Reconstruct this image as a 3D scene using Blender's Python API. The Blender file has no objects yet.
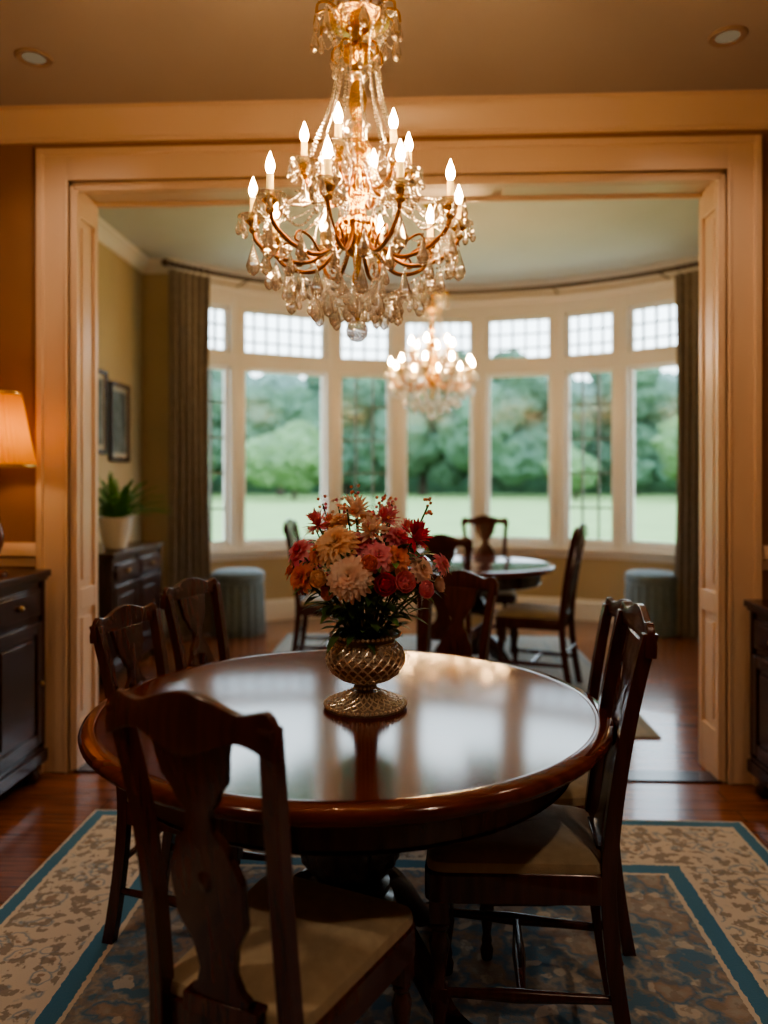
import bpy, math, random
from mathutils import Vector, Matrix, noise
random.seed(7)
pi=math.pi
S=bpy.context.scene
COL=S.collection

# ------------------------------------------------------------------ materials
def new_mat(name):
    m=bpy.data.materials.new(name); m.use_nodes=True
    nt=m.node_tree; b=nt.nodes.get('Principled BSDF')
    return m,nt,b
def mat(name,col,rough=.5,metal=0,noise_amt=0,nscale=8,bump=0,bscale=40,coat=0,spec=.5,emis=None,estr=0,sheen=0,trans=0,stretch=None):
    m,nt,b=new_mat(name)
    b.inputs['Base Color'].default_value=(*col,1)
    b.inputs['Roughness'].default_value=rough
    b.inputs['Metallic'].default_value=metal
    b.inputs['Coat Weight'].default_value=coat
    b.inputs['Coat Roughness'].default_value=.10
    b.inputs['Specular IOR Level'].default_value=spec
    b.inputs['Sheen Weight'].default_value=sheen
    b.inputs['Transmission Weight'].default_value=trans
    if emis: 
        b.inputs['Emission Color'].default_value=(*emis,1); b.inputs['Emission Strength'].default_value=estr
    tc=nt.nodes.new('ShaderNodeTexCoord'); mp=nt.nodes.new('ShaderNodeMapping')
    nt.links.new(tc.outputs['Object'],mp.inputs[0])
    if stretch: mp.inputs['Scale'].default_value=stretch
    if noise_amt>0:
        n=nt.nodes.new('ShaderNodeTexNoise'); n.inputs['Scale'].default_value=nscale; n.inputs['Detail'].default_value=6
        nt.links.new(mp.outputs[0],n.inputs[0])
        r=nt.nodes.new('ShaderNodeValToRGB')
        r.color_ramp.elements[0].position=.3; r.color_ramp.elements[1].position=.7
        r.color_ramp.elements[0].color=(*[c*(1-noise_amt) for c in col],1)
        r.color_ramp.elements[1].color=(*[min(1,c*(1+noise_amt)) for c in col],1)
        nt.links.new(n.outputs[0],r.inputs[0]); nt.links.new(r.outputs[0],b.inputs['Base Color'])
    if bump>0:
        n2=nt.nodes.new('ShaderNodeTexNoise'); n2.inputs['Scale'].default_value=bscale; n2.inputs['Detail'].default_value=4
        nt.links.new(mp.outputs[0],n2.inputs[0])
        bp=nt.nodes.new('ShaderNodeBump'); bp.inputs['Strength'].default_value=bump; bp.inputs['Distance'].default_value=.01
        nt.links.new(n2.outputs[0],bp.inputs['Height']); nt.links.new(bp.outputs[0],b.inputs['Normal'])
    return m

M_wood=mat('mahogany',(.064,.0145,.011),.26,noise_amt=.35,nscale=7,stretch=(8,8,.8),coat=.3)
M_top=mat('mahogany_top',(.105,.021,.013),.12,noise_amt=.35,nscale=5,stretch=(1,9,1),coat=.12,spec=.36)
M_dark=mat('dark_wood',(.044,.0155,.013),.26,noise_amt=.4,nscale=6,stretch=(6,6,1),coat=.3)
M_seat=mat('seat_fabric',(.36,.30,.20),.85,noise_amt=.12,nscale=30,bump=.25,bscale=300,sheen=.2)
M_trim=mat('trim_paint',(.75,.58,.455),.34,bump=.03,bscale=12)
M_wtrim=mat('window_paint',(.83,.79,.73),.35)
M_wall=mat('wall_paint_ochre',(.33,.18,.095),.7,noise_amt=.05,nscale=3,bump=.05,bscale=150)
M_wallf=mat('wall_paint_straw',(.52,.41,.25),.7,noise_amt=.05,nscale=3,bump=.05,bscale=150)
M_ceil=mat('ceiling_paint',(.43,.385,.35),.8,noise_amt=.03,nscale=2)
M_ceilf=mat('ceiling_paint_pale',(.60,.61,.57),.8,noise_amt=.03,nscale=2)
M_gold=mat('gilt_brass',(.88,.58,.20),.27,1,bump=.2,bscale=120)
M_arm=mat('chandelier_arm_bronze',(.38,.18,.08),.3,1)
M_brass=mat('aged_brass',(.45,.30,.12),.35,1)
M_iron=mat('rod_iron',(.08,.05,.035),.4,.6)
M_candle=mat('candle_sleeve',(.95,.74,.36),.5,emis=(1,.60,.17),estr=1.1)
M_silver=mat('antique_silver',(.90,.82,.68),.30,.8)
M_silverd=mat('recess_shade_silver',(.36,.30,.23),.45,.6,bump=.4,bscale=160)  # darker base silver stands in for shade between lattice and beads
M_curt=mat('curtain_fabric',(.25,.215,.185),.85,noise_amt=.15,nscale=20,sheen=.3)
M_otto=mat('ottoman_fabric',(.15,.20,.225),.85,noise_amt=.15,nscale=30,sheen=.3)
M_ceram=mat('ceramic',(.70,.67,.60),.25)
M_lbase=mat('lamp_base_glaze',(.16,.06,.04),.2,coat=.5)
M_fern=mat('fern_leaf',(.08,.26,.045),.5,noise_amt=.4,nscale=20)
M_leaf=mat('bouquet_leaf',(.085,.19,.055),.5,noise_amt=.5,nscale=40)
M_stem=mat('stem',(.06,.13,.04),.6)
M_picture=mat('picture_art',(.10,.12,.12),.4,noise_amt=.8,nscale=9)
M_mat=mat('picture_matte',(.55,.50,.42),.6)
M_lawn=mat('lawn_grass',(.23,.325,.105),.9,noise_amt=.12,nscale=.6)
M_trunk=mat('bark',(.09,.07,.05),.9)
M_bush=mat('foliage_light',(.12,.20,.085),.9,noise_amt=.3,nscale=1.2,bump=.5,bscale=3)
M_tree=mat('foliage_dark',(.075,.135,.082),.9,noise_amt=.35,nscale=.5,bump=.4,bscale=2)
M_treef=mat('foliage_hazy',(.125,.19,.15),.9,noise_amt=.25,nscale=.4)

def emis(name,col,st):
    m=bpy.data.materials.new(name); m.use_nodes=True; nt=m.node_tree
    nt.nodes.remove(nt.nodes['Principled BSDF'])
    e=nt.nodes.new('ShaderNodeEmission'); e.inputs[0].default_value=(*col,1); e.inputs[1].default_value=st
    nt.links.new(e.outputs[0],nt.nodes['Material Output'].inputs[0]); return m
M_flame=emis('flame_bulb',(1,.60,.27),350)
M_can=emis('downlight_lens',(1,.72,.42),.14)

def crystal():
    m=bpy.data.materials.new('cut_crystal'); m.use_nodes=True; nt=m.node_tree
    nt.nodes.remove(nt.nodes['Principled BSDF'])
    g=nt.nodes.new('ShaderNodeBsdfGlossy'); g.inputs[0].default_value=(1,.98,.95,1); g.inputs['Roughness'].default_value=.22
    gl=nt.nodes.new('ShaderNodeBsdfGlass'); gl.inputs['Roughness'].default_value=.02; gl.inputs['IOR'].default_value=1.55
    gl.inputs[0].default_value=(1,.98,.96,1)
    tr=nt.nodes.new('ShaderNodeBsdfTransparent'); tr.inputs[0].default_value=(1,.98,.96,1)
    x1=nt.nodes.new('ShaderNodeMixShader'); x1.inputs[0].default_value=.5
    x2=nt.nodes.new('ShaderNodeMixShader'); x2.inputs[0].default_value=.38
    nt.links.new(gl.outputs[0],x1.inputs[1]); nt.links.new(tr.outputs[0],x1.inputs[2])
    nt.links.new(x1.outputs[0],x2.inputs[1]); nt.links.new(g.outputs[0],x2.inputs[2])
    nt.links.new(x2.outputs[0],nt.nodes['Material Output'].inputs[0]); return m
M_cry=crystal()
def pane():
    m=bpy.data.materials.new('window_glass'); m.use_nodes=True; nt=m.node_tree
    nt.nodes.remove(nt.nodes['Principled BSDF'])
    g=nt.nodes.new('ShaderNodeBsdfGlossy'); g.inputs['Roughness'].default_value=.15
    tr=nt.nodes.new('ShaderNodeBsdfTransparent'); tr.inputs[0].default_value=(.97,.99,.98,1)
    x=nt.nodes.new('ShaderNodeMixShader'); x.inputs[0].default_value=.006
    nt.links.new(tr.outputs[0],x.inputs[1]); nt.links.new(g.outputs[0],x.inputs[2])
    nt.links.new(x.outputs[0],nt.nodes['Material Output'].inputs[0]); return m
M_pane=pane()
def shade():
    m=bpy.data.materials.new('pleated_shade'); m.use_nodes=True; nt=m.node_tree
    nt.nodes.remove(nt.nodes['Principled BSDF'])
    d=nt.nodes.new('ShaderNodeBsdfDiffuse'); d.inputs[0].default_value=(.80,.42,.10,1)
    t=nt.nodes.new('ShaderNodeBsdfTranslucent'); t.inputs[0].default_value=(.90,.47,.09,1)
    x=nt.nodes.new('ShaderNodeMixShader'); x.inputs[0].default_value=.5
    nt.links.new(d.outputs[0],x.inputs[1]); nt.links.new(t.outputs[0],x.inputs[2])
    nt.links.new(x.outputs[0],nt.nodes['Material Output'].inputs[0]); return m
M_shade=shade()

def petal_mat(name,c1,c2):
    m,nt,b=new_mat(name)
    b.inputs['Roughness'].default_value=.6
    n=nt.nodes.new('ShaderNodeTexNoise'); n.inputs['Scale'].default_value=25
    tc=nt.nodes.new('ShaderNodeTexCoord'); nt.links.new(tc.outputs['Object'],n.inputs[0])
    r=nt.nodes.new('ShaderNodeValToRGB'); r.color_ramp.elements[0].position=.35; r.color_ramp.elements[1].position=.65
    r.color_ramp.elements[0].color=(*c1,1); r.color_ramp.elements[1].color=(*c2,1)
    nt.links.new(n.outputs[0],r.inputs[0]); nt.links.new(r.outputs[0],b.inputs['Base Color'])
    t=nt.nodes.new('ShaderNodeBsdfTranslucent'); nt.links.new(r.outputs[0],t.inputs[0])
    x=nt.nodes.new('ShaderNodeMixShader'); x.inputs[0].default_value=.35
    nt.links.new(b.outputs[0],x.inputs[1]); nt.links.new(t.outputs[0],x.inputs[2])
    nt.links.new(x.outputs[0],nt.nodes['Material Output'].inputs[0])
    return m
P_peach=petal_mat('petal_peach',(.97,.64,.40),(.99,.80,.58))
P_coral=petal_mat('petal_coral',(.92,.33,.21),(.96,.50,.34))
P_pink=petal_mat('petal_pink',(.88,.24,.36),(.96,.48,.54))
P_red=petal_mat('petal_crimson',(.70,.04,.12),(.86,.12,.21))
P_blush=petal_mat('petal_blush',(.97,.71,.58),(.99,.86,.76))
P_core=petal_mat('flower_core',(.6,.35,.05),(.75,.5,.1))

def floor_mat(name,c1,c2):
    m,nt,b=new_mat(name)
    tc=nt.nodes.new('ShaderNodeTexCoord'); mp=nt.nodes.new('ShaderNodeMapping')
    nt.links.new(tc.outputs['Object'],mp.inputs[0])
    br=nt.nodes.new('ShaderNodeTexBrick'); br.offset=.37
    br.inputs['Scale'].default_value=1; br.inputs['Brick Width'].default_value=1.3; br.inputs['Row Height'].default_value=.1
    br.inputs['Mortar Size'].default_value=.0018; br.inputs['Color1'].default_value=(*c1,1); br.inputs['Color2'].default_value=(*c2,1)
    br.inputs['Mortar'].default_value=(.02,.008,.004,1)
    nt.links.new(mp.outputs[0],br.inputs[0])
    mp2=nt.nodes.new('ShaderNodeMapping'); mp2.inputs['Scale'].default_value=(1.2,22,1)
    nt.links.new(tc.outputs['Object'],mp2.inputs[0])
    n=nt.nodes.new('ShaderNodeTexNoise'); n.inputs['Scale'].default_value=2.5; n.inputs['Detail'].default_value=8
    nt.links.new(mp2.outputs[0],n.inputs[0])
    r=nt.nodes.new('ShaderNodeValToRGB'); r.color_ramp.elements[0].color=(.5,.5,.5,1); r.color_ramp.elements[1].color=(1.25,1.2,1.15,1)
    r.color_ramp.elements[0].position=.3; r.color_ramp.elements[1].position=.7
    nt.links.new(n.outputs[0],r.inputs[0])
    mx=nt.nodes.new('ShaderNodeMix'); mx.data_type='RGBA'; mx.blend_type='MULTIPLY'; mx.inputs[0].default_value=1
    nt.links.new(br.outputs[0],mx.inputs[6]); nt.links.new(r.outputs[0],mx.inputs[7])
    nt.links.new(mx.outputs[2],b.inputs['Base Color'])
    b.inputs['Roughness'].default_value=.20; b.inputs['Coat Weight'].default_value=.3
    return m
M_floor=floor_mat('hardwood_floor',(.23,.080,.040),(.31,.115,.055))

def rug_mat(name,hx,hy,border,cream,blue,field1,field2,motif,fl=1.0,dark=.5):
    m,nt,b=new_mat(name); N=nt.nodes.new; L=nt.links.new
    b.inputs['Roughness'].default_value=.95; b.inputs['Specular IOR Level'].default_value=.1; b.inputs['Sheen Weight'].default_value=.2
    tc=N('ShaderNodeTexCoord'); sp=N('ShaderNodeSeparateXYZ'); L(tc.outputs['Object'],sp.inputs[0])
    def mth(op,a,bb=None):
        n=N('ShaderNodeMath'); n.operation=op
        for i,x in enumerate((a,bb)):
            if x is None: continue
            if isinstance(x,(int,float)): n.inputs[i].default_value=x
            else: L(x,n.inputs[i])
        return n.outputs[0]
    wn=N('ShaderNodeTexNoise'); wn.inputs['Scale'].default_value=60; L(tc.outputs['Object'],wn.inputs[0])
    dx=mth('SUBTRACT',hx,mth('ABSOLUTE',sp.outputs[0])); dy=mth('SUBTRACT',hy,mth('ABSOLUTE',sp.outputs[1]))
    d=mth('ADD',mth('MINIMUM',dx,dy),mth('MULTIPLY',mth('SUBTRACT',wn.outputs[0],.5),.014))
    nz=N('ShaderNodeTexNoise'); nz.inputs['Scale'].default_value=7; nz.inputs['Detail'].default_value=4
    L(tc.outputs['Object'],nz.inputs[0])
    vo=N('ShaderNodeTexVoronoi'); vo.inputs['Scale'].default_value=13
    ad=N('ShaderNodeVectorMath'); ad.operation='MULTIPLY_ADD'
    L(nz.outputs['Color'],ad.inputs[0]); ad.inputs[1].default_value=(.16,.16,.16); L(tc.outputs['Object'],ad.inputs[2])
    L(ad.outputs[0],vo.inputs[0])
    n3=N('ShaderNodeTexNoise'); n3.inputs['Scale'].default_value=30; n3.inputs['Detail'].default_value=6; L(tc.outputs['Object'],n3.inputs[0])
    def ramp(src,els,inter='LINEAR'):
        r=N('ShaderNodeValToRGB'); cr=r.color_ramp; cr.interpolation=inter
        cr.elements[0].position=els[0][0]; cr.elements[0].color=(*els[0][1],1)
        cr.elements[1].position=els[-1][0]; cr.elements[1].color=(*els[-1][1],1)
        for p,c in els[1:-1]:
            e=cr.elements.new(p); e.color=(*c,1)
        L(src,r.inputs[0]); return r.outputs[0]
    def mix(f,a,c):
        x=N('ShaderNodeMix'); x.data_type='RGBA'
        if isinstance(f,float): x.inputs[0].default_value=f
        else: L(f,x.inputs[0])
        L(a,x.inputs[6]); L(c,x.inputs[7]); return x.outputs[2]
    bw=(0,0,0); w=(1,1,1)
    cb=tuple((a*.35+b_*.65) for a,b_ in zip(cream,blue))
    flor=ramp(vo.outputs['Distance'],[(0,motif),(.13,motif),(.17,cream),(.30,cream),(.36,cb),(.46,cream)])
    spk=ramp(n3.outputs[0],[(.52,bw),(.56,w)])
    bcol=N('ShaderNodeRGB'); bcol.outputs[0].default_value=(*[(a*.4+b_*.6)*dark for a,b_ in zip(cream,motif)],1)
    border_c=mix(mth('MULTIPLY',spk,.8*fl),flor,bcol.outputs[0])
    fieldr=ramp(nz.outputs[0],[(.40,field1),(.46,field2),(.52,field1),(.58,motif),(.66,field2)])
    fm=ramp(vo.outputs['Distance'],[(.1,w),(.26,w),(.32,bw),(.5,bw)])
    ccol=N('ShaderNodeRGB'); ccol.outputs[0].default_value=(*cream,1)
    field_c=mix(mth('MULTIPLY',fm,.7*fl),fieldr,ccol.outputs[0])
    field_c=mix(mth('MULTIPLY',spk,.5*fl),field_c,bcol.outputs[0])
    bl=N('ShaderNodeRGB'); bl.outputs[0].default_value=(*blue,1)
    def step(e0): return mth('GREATER_THAN',d,e0)
    out=mix(step(.012),ccol.outputs[0],bl.outputs[0])
    out=mix(step(.055),out,ccol.outputs[0])
    out=mix(step(.07),out,border_c)
    out=mix(step(border-.03),out,ccol.outputs[0])
    out=mix(step(border-.015),out,bl.outputs[0])
    out=mix(step(border+.04),out,ccol.outputs[0])
    out=mix(step(border+.055),out,field_c)
    L(out,b.inputs['Base Color'])
    bp=N('ShaderNodeBump'); bp.inputs['Strength'].default_value=.4; bp.inputs['Distance'].default_value=.004
    n4=N('ShaderNodeTexNoise'); n4.inputs['Scale'].default_value=220; L(tc.outputs['Object'],n4.inputs[0])
    L(n4.outputs[0],bp.inputs['Height']); L(bp.outputs[0],b.inputs['Normal'])
    return m

# ------------------------------------------------------------------ mesh builder
_ico={}
def ico(sub):
    if sub not in _ico:
        import bmesh
        bm=bmesh.new(); bmesh.ops.create_icosphere(bm,subdivisions=sub,radius=1)
        _ico[sub]=([v.co.copy() for v in bm.verts],[[v.index for v in f.verts] for f in bm.faces]); bm.free()
    return _ico[sub]
class MB:
    def __init__(s): s.v=[];s.f=[];s.m=[];s.s=[]
    def add(s,vs,fs,mi=0,smooth=True,M=None):
        o=len(s.v)
        if M is not None: vs=[M@Vector(p) for p in vs]
        s.v.extend([tuple(p) for p in vs])
        for f in fs:
            s.f.append([i+o for i in f]); s.m.append(mi); s.s.append(smooth)
    def box(s,lo,hi,mi=0,M=None):
        x0,y0,z0=lo;x1,y1,z1=hi
        vs=[(x0,y0,z0),(x1,y0,z0),(x1,y1,z0),(x0,y1,z0),(x0,y0,z1),(x1,y0,z1),(x1,y1,z1),(x0,y1,z1)]
        s.add(vs,[(0,3,2,1),(4,5,6,7),(0,1,5,4),(1,2,6,5),(2,3,7,6),(3,0,4,7)],mi,False,M)
    def loft(s,rings,mi=0,smooth=True,cap=True,M=None,closed=True):
        n=len(rings[0]); vs=[p for r in rings for p in r]; fs=[]
        for i in range(len(rings)-1):
            for j in range(n if closed else n-1):
                k=(j+1)%n
                fs.append((i*n+j,i*n+k,(i+1)*n+k,(i+1)*n+j))
        if cap and closed:
            fs.append(tuple(reversed(range(n)))); fs.append(tuple((len(rings)-1)*n+j for j in range(n)))
        s.add(vs,fs,mi,smooth,M)
    def lathe(s,prof,seg=24,mi=0,c=(0,0,0),smooth=True,M=None,mod=None,cap=True):
        rings=[]
        for r,z in prof:
            r=max(r,1e-4)
            rings.append([(c[0]+r*(1 if not mod else mod(a,z))*math.cos(a),c[1]+r*(1 if not mod else mod(a,z))*math.sin(a),c[2]+z) for a in [2*pi*k/seg for k in range(seg)]])
        s.loft(rings,mi,smooth,cap,M)
    def tube(s,path,r,seg=8,mi=0,M=None,flat=1.0):
        P=[Vector(p) for p in path]; rings=[]
        for i,p in enumerate(P):
            t=(P[min(i+1,len(P)-1)]-P[max(i-1,0)]).normalized()
            up=Vector((0,0,1)) if abs(t.z)<.9 else Vector((1,0,0))
            a=t.cross(up).normalized(); b=a.cross(t).normalized()
            rr=r[i] if isinstance(r,(list,tuple)) else r
            rings.append([p+a*math.cos(q)*rr*flat+b*math.sin(q)*rr for q in [2*pi*k/seg for k in range(seg)]])
        s.loft(rings,mi,True,True,M)
    def sph(s,c,r,mi=0,sub=1,sc=(1,1,1),smooth=True):
        V,F=ico(sub); c=Vector(c)
        s.add([(c.x+v.x*r*sc[0],c.y+v.y*r*sc[1],c.z+v.z*r*sc[2]) for v in V],F,mi,smooth)
    def mesh(s,name,mats):
        me=bpy.data.meshes.new(name); me.from_pydata(s.v,[],s.f); me.update()
        for m in mats: me.materials.append(m)
        me.polygons.foreach_set('material_index',s.m); me.polygons.foreach_set('use_smooth',s.s)
        import bmesh
        bm=bmesh.new(); bm.from_mesh(me); bmesh.ops.recalc_face_normals(bm,faces=bm.faces); bm.to_mesh(me); bm.free()
        try: me.set_sharp_from_angle(angle=math.radians(40))
        except Exception: pass
        return me
def place(name,me,loc=(0,0,0),rot=0,scale=1,bevel=0):
    o=bpy.data.objects.new(name,me); COL.objects.link(o)
    o.location=loc; o.rotation_euler=(0,0,math.radians(rot)); o.scale=(scale,)*3 if isinstance(scale,(int,float)) else scale
    if bevel:
        b=o.modifiers.new('bevel','BEVEL'); b.width=bevel; b.segments=2; b.limit_method='ANGLE'; b.angle_limit=math.radians(50)
    return o
def interp(pts,n):
    P=[Vector(p) for p in pts]; P=[P[0]*2-P[1]]+P+[P[-1]*2-P[-2]]; out=[]
    for i in range(1,len(P)-2):
        for k in range(n):
            t=k/n; a,b,c,d=P[i-1],P[i],P[i+1],P[i+2]
            out.append(.5*((2*b)+(c-a)*t+(2*a-5*b+4*c-d)*t*t+(3*b-a-3*c+d)*t**3))
    out.append(P[-2]); return out
def lerp_tab(tab,t):
    for i in range(len(tab)-1):
        a,b=tab[i],tab[i+1]
        if t<=b[0]:
            u=(t-a[0])/(b[0]-a[0]); u=u*u*(3-2*u)
            return a[1]+(b[1]-a[1])*u
    return tab[-1][1]
def sweep(mb,poly,prof,mi=0,smooth=False):
    n=len(poly); rings=[]
    for i,p in enumerate(poly):
        p=Vector(p)
        ts=[]
        if i>0: ts.append((p-Vector(poly[i-1])).normalized())
        if i<n-1: ts.append((Vector(poly[i+1])-p).normalized())
        nn=Vector((0,0))
        for t in ts: nn+=Vector((t.y,-t.x))
        nn.normalize(); k=1/max(.3,nn.dot(Vector((ts[0].y,-ts[0].x))))
        rings.append([(p.x+nn.x*o*k,p.y+nn.y*o*k,z) for o,z in prof])
    mb.loft(rings,mi,smooth,True)

# ------------------------------------------------------------------ room shell
YW=3.5; YB=3.74; XL=-1.61; XR=1.375; OH=2.73
ARC=(.225,4.52); R=3.3
def arcp(deg,r=R): a=math.radians(deg); return (ARC[0]+r*math.sin(a),ARC[1]+r*math.cos(a))
ANG=[-47,-36,-19,-7.5,7,20.5,31,44]
BX0,BY0=arcp(ANG[0]); BX1,BY1=arcp(ANG[-1])

mb=MB(); mb.box((-2.45,-2.6,-.06),(2.25,YB,0)); place('floor',mb.mesh('floor',[M_floor]))
mb=MB(); mb.box((-2.6,YB,-.06),(3.1,6.95,0))
pts=[(BX0,6.95)]+[arcp(a) for a in ANG if arcp(a)[1]>6.95]+[(BX1,6.95)]
mb.add([(x,y,0) for x,y in pts]+[(x,y,-.06) for x,y in pts],[tuple(range(len(pts))),tuple(range(len(pts),2*len(pts)))],0,False)
place('floor.001',mb.mesh('floor_bay',[M_floor]))
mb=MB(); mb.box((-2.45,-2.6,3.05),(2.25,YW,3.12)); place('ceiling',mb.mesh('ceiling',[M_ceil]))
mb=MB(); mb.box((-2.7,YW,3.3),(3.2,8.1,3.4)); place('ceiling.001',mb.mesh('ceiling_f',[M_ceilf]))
mb=MB()
mb.box((-2.7,YW,0),(XL,YB,3.3)); mb.box((XR,YW,0),(3.2,YB,3.3)); mb.box((XL,YW,OH),(XR,YB,3.3))
place('wall_divider',mb.mesh('wall_divider',[M_wall]))
mb=MB(); mb.box((-2.45,-2.6,0),(-2.3,YW,3.05)); place('wall_left',mb.mesh('wl',[M_wall]))
mb=MB(); mb.box((2.1,-2.6,0),(2.25,YW,3.05)); place('wall_right',mb.mesh('wr',[M_wall]))
mb=MB(); mb.box((-2.45,-2.75,0),(2.25,-2.6,3.12)); place('wall_rear',mb.mesh('wre',[M_wall]))
mb=MB(); mb.box((-2.6,YB,0),(-2.45,6.92,3.3)); place('wall_bay_left',mb.mesh('wbl',[M_wallf]))
mb=MB(); mb.box((2.95,YB,0),(3.1,7.06,3.3)); place('wall_bay_right',mb.mesh('wbr',[M_wallf]))
mb=MB(); mb.box((-2.45,BY0,0),(BX0,BY0+.15,3.3)); mb.box((BX1,BY1,0),(2.95,BY1+.15,3.3))
bay=[arcp(a) for a in ANG]
sweep(mb,bay,[(0,0),(0,.64),(-.15,.64),(-.15,0)])
sweep(mb,bay,[(0,3.1),(0,3.3),(-.15,3.3),(-.15,3.1)])
place('wall_bay',mb.mesh('wbay',[M_wallf]))
mb=MB(); mb.box((-2.45,YB,0),(XL-.14,YB+.012,3.3)); mb.box((XR+.14,YB,0),(2.95,YB+.012,3.3)); mb.box((XL-.14,YB,OH+.14),(XR+.14,YB+.012,3.3))
place('wall_divider_back',mb.mesh('wdb',[M_wallf]))

crown=lambda t,h,d:[(0,t),(d,t),(d,t-.02),(d*.8,t-.03),(d*.62,t-h*.4),(d*.3,t-h*.72),(d*.22,t-h*.86),(.012,t-h*.88),(.012,t-h),(0,t-h)]
mb=MB(); sweep(mb,[(-2.3,-2.6),(-2.3,YW),(2.1,YW),(2.1,-2.6)],crown(3.05,.14,.08),0,False)
place('trim_1',mb.mesh('crown_front',[M_trim]))
mb=MB(); poly=[(-2.45,YB+.01),(-2.45,BY0),(BX0,BY0)]+bay[1:-1]+[(BX1,BY1),(2.95,BY1),(2.95,YB+.01)]
sweep(mb,poly,crown(3.3,.11,.09),0,True); place('trim_2',mb.mesh('crown_far',[M_wtrim]))
bb=lambda h:[(0,0),(.022,0),(.022,h-.04),(.012,h-.01),(0,h)]
mb=MB(); sweep(mb,poly,bb(.2)); place('baseboard_bay',mb.mesh('bbb',[M_wtrim]))
mb=MB(); sweep(mb,[(-2.3,-2.6),(-2.3,YW),(XL-.14,YW)],bb(.16)); place('baseboard_left',mb.mesh('bbl',[M_trim]))
mb=MB(); sweep(mb,[(XR+.155,YW),(2.1,YW),(2.1,-2.6)],bb(.16)); place('baseboard_right',mb.mesh('bbr',[M_trim]))
cr=[(0,.95),(.012,.95),(.015,.99),(.03,1.0),(.03,1.03),(.015,1.05),(0,1.06)]
mb=MB(); sweep(mb,[(-2.3,-2.6),(-2.3,YW),(XL-.14,YW)],cr); sweep(mb,[(XR+.155,YW),(2.1,YW),(2.1,-2.6)],cr)
place('trim_3',mb.mesh('chair_rail',[M_trim]))

mb=MB()
def casing(y0,dirn):
    W=.145
    lay=[(0,W,.018),(.0,.018,.026),(W-.03,W,.034)]
    for a,b,t in lay:
        yy=sorted((y0,y0+dirn*t))
        mb.box((XL-b,yy[0],0),(XL-a,yy[1],OH+b)); mb.box((XR+a,yy[0],0),(XR+b,yy[1],OH+b))
        mb.box((XL-a,yy[0],OH+a),(XR+a,yy[1],OH+b))
casing(YW,-1); casing(YB,1)
T=.02
mb.box((XL,YW,0),(XL+T,YB,OH)); mb.box((XR-T,YW,0),(XR,YB,OH)); mb.box((XL,YW,OH-T),(XR,YB,OH))
for side in (0,1):
    def bx(y0,y1,z0,z1,t):
        if side==0: mb.box((XL+T,y0,z0),(XL+T+t,y1,z1))
        else: mb.box((XR-T-t,y0,z0),(XR-T,y1,z1))
    bx(YW,YW+.04,0,OH-T,.014); bx(YB-.04,YB,0,OH-T,.014)
    for z0,z1 in ((0,.22),(.74,.84),(2.58,OH-T)): bx(YW+.04,YB-.04,z0,z1,.014)
    for z0,z1 in ((.26,.70),(.88,2.54)): bx(YW+.07,YB-.07,z0,z1,.010)
for x0,x1 in ((XL+.06,-.65),(-.6,.35),(.4,XR-.06)):
    mb.box((x0,YW+.06,OH-T-.01),(x1,YB-.06,OH-T))
mb.box((XL+T,YW,OH-T-.02),(XR-T,YW+.03,OH-T)); mb.box((XL+T,YB-.03,OH-T-.02),(XR-T,YB,OH-T))
place('trim_4',mb.mesh('door_casing',[M_trim]),bevel=.003)
mb=MB(); mb.box((XL+T,YW-.01,0),(XR-T,YW+.11,.008)); place('trim_5',mb.mesh('threshold',[M_dark]))

# ------------------------------------------------------------------ bay windows
M_munt=mat('muntin_paint',(.16,.16,.14),.5)
for i in range(7):
    A=Vector(arcp(ANG[i])); B=Vector(arcp(ANG[i+1])); u=(B-A); L=u.length; u.normalize(); n=Vector((-u.y,u.x))
    M=Matrix(((u.x,n.x,0,A.x),(u.y,n.y,0,A.y),(0,0,1,0),(0,0,0,1)))
    w=MB(); P=.07
    w.box((0,-.035,.70),(P,.10,3.1),0,M); w.box((L-P,-.035,.70),(L,.10,3.1),0,M)
    w.box((P,-.03,2.97),(L-P,.10,3.1),0,M); w.box((P,-.03,2.41),(L-P,.10,2.54),0,M)
    w.box((P,-.02,.70),(L-P,.10,.75),0,M)
    s=.03
    for z0,z1 in ((.75,2.41),(2.54,2.97)):
        w.box((P,.02,z0),(P+s,.06,z1),0,M); w.box((L-P-s,.02,z0),(L-P,.06,z1),0,M)
        w.box((P+s,.02,z0),(L-P-s,.06,z0+s),0,M); w.box((P+s,.02,z1-s),(L-P-s,.06,z1),0,M)
        w.box((P+s,.038,z0+s),(L-P-s,.042,z1-s),1,M)
    nv=max(3,int(round((L-2*P)/.12))); q=.008
    for k in range(1,nv+0):
        x=P+(L-2*P)*k/nv
        w.box((x-q,.026,2.54+s),(x+q,.054,2.97-s),2,M)
    for zz in (2.66,2.80): w.box((P+s,.026,zz),(L-P-s,.054,zz+1.6*q),2,M)
    if i in (0,2,5):
        for k in (1,2):
            x=P+(L-2*P)*k/3; w.box((x-q,.026,.75+s),(x+q,.054,2.41-s),2,M)
        for k in range(1,5):
            z=.75+1.66*k/5; w.box((P+s,.026,z-q),(L-P-s,.054,z+q),2,M)
    place('window_%d'%(i+1),w.mesh('window_%d'%(i+1),[M_wtrim,M_pane,M_munt]))
mb=MB(); sweep(mb,bay,[(.07,.66),(.07,.70),(-.12,.70),(-.12,.64),(0,.64),(.02,.60),(.02,.64),(.05,.66)])
sweep(mb,bay,[(0,3.08),(.05,3.10),(.06,3.15),(.03,3.17),(0,3.17)])
place('trim_6',mb.mesh('sill',[M_wtrim]))

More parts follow.
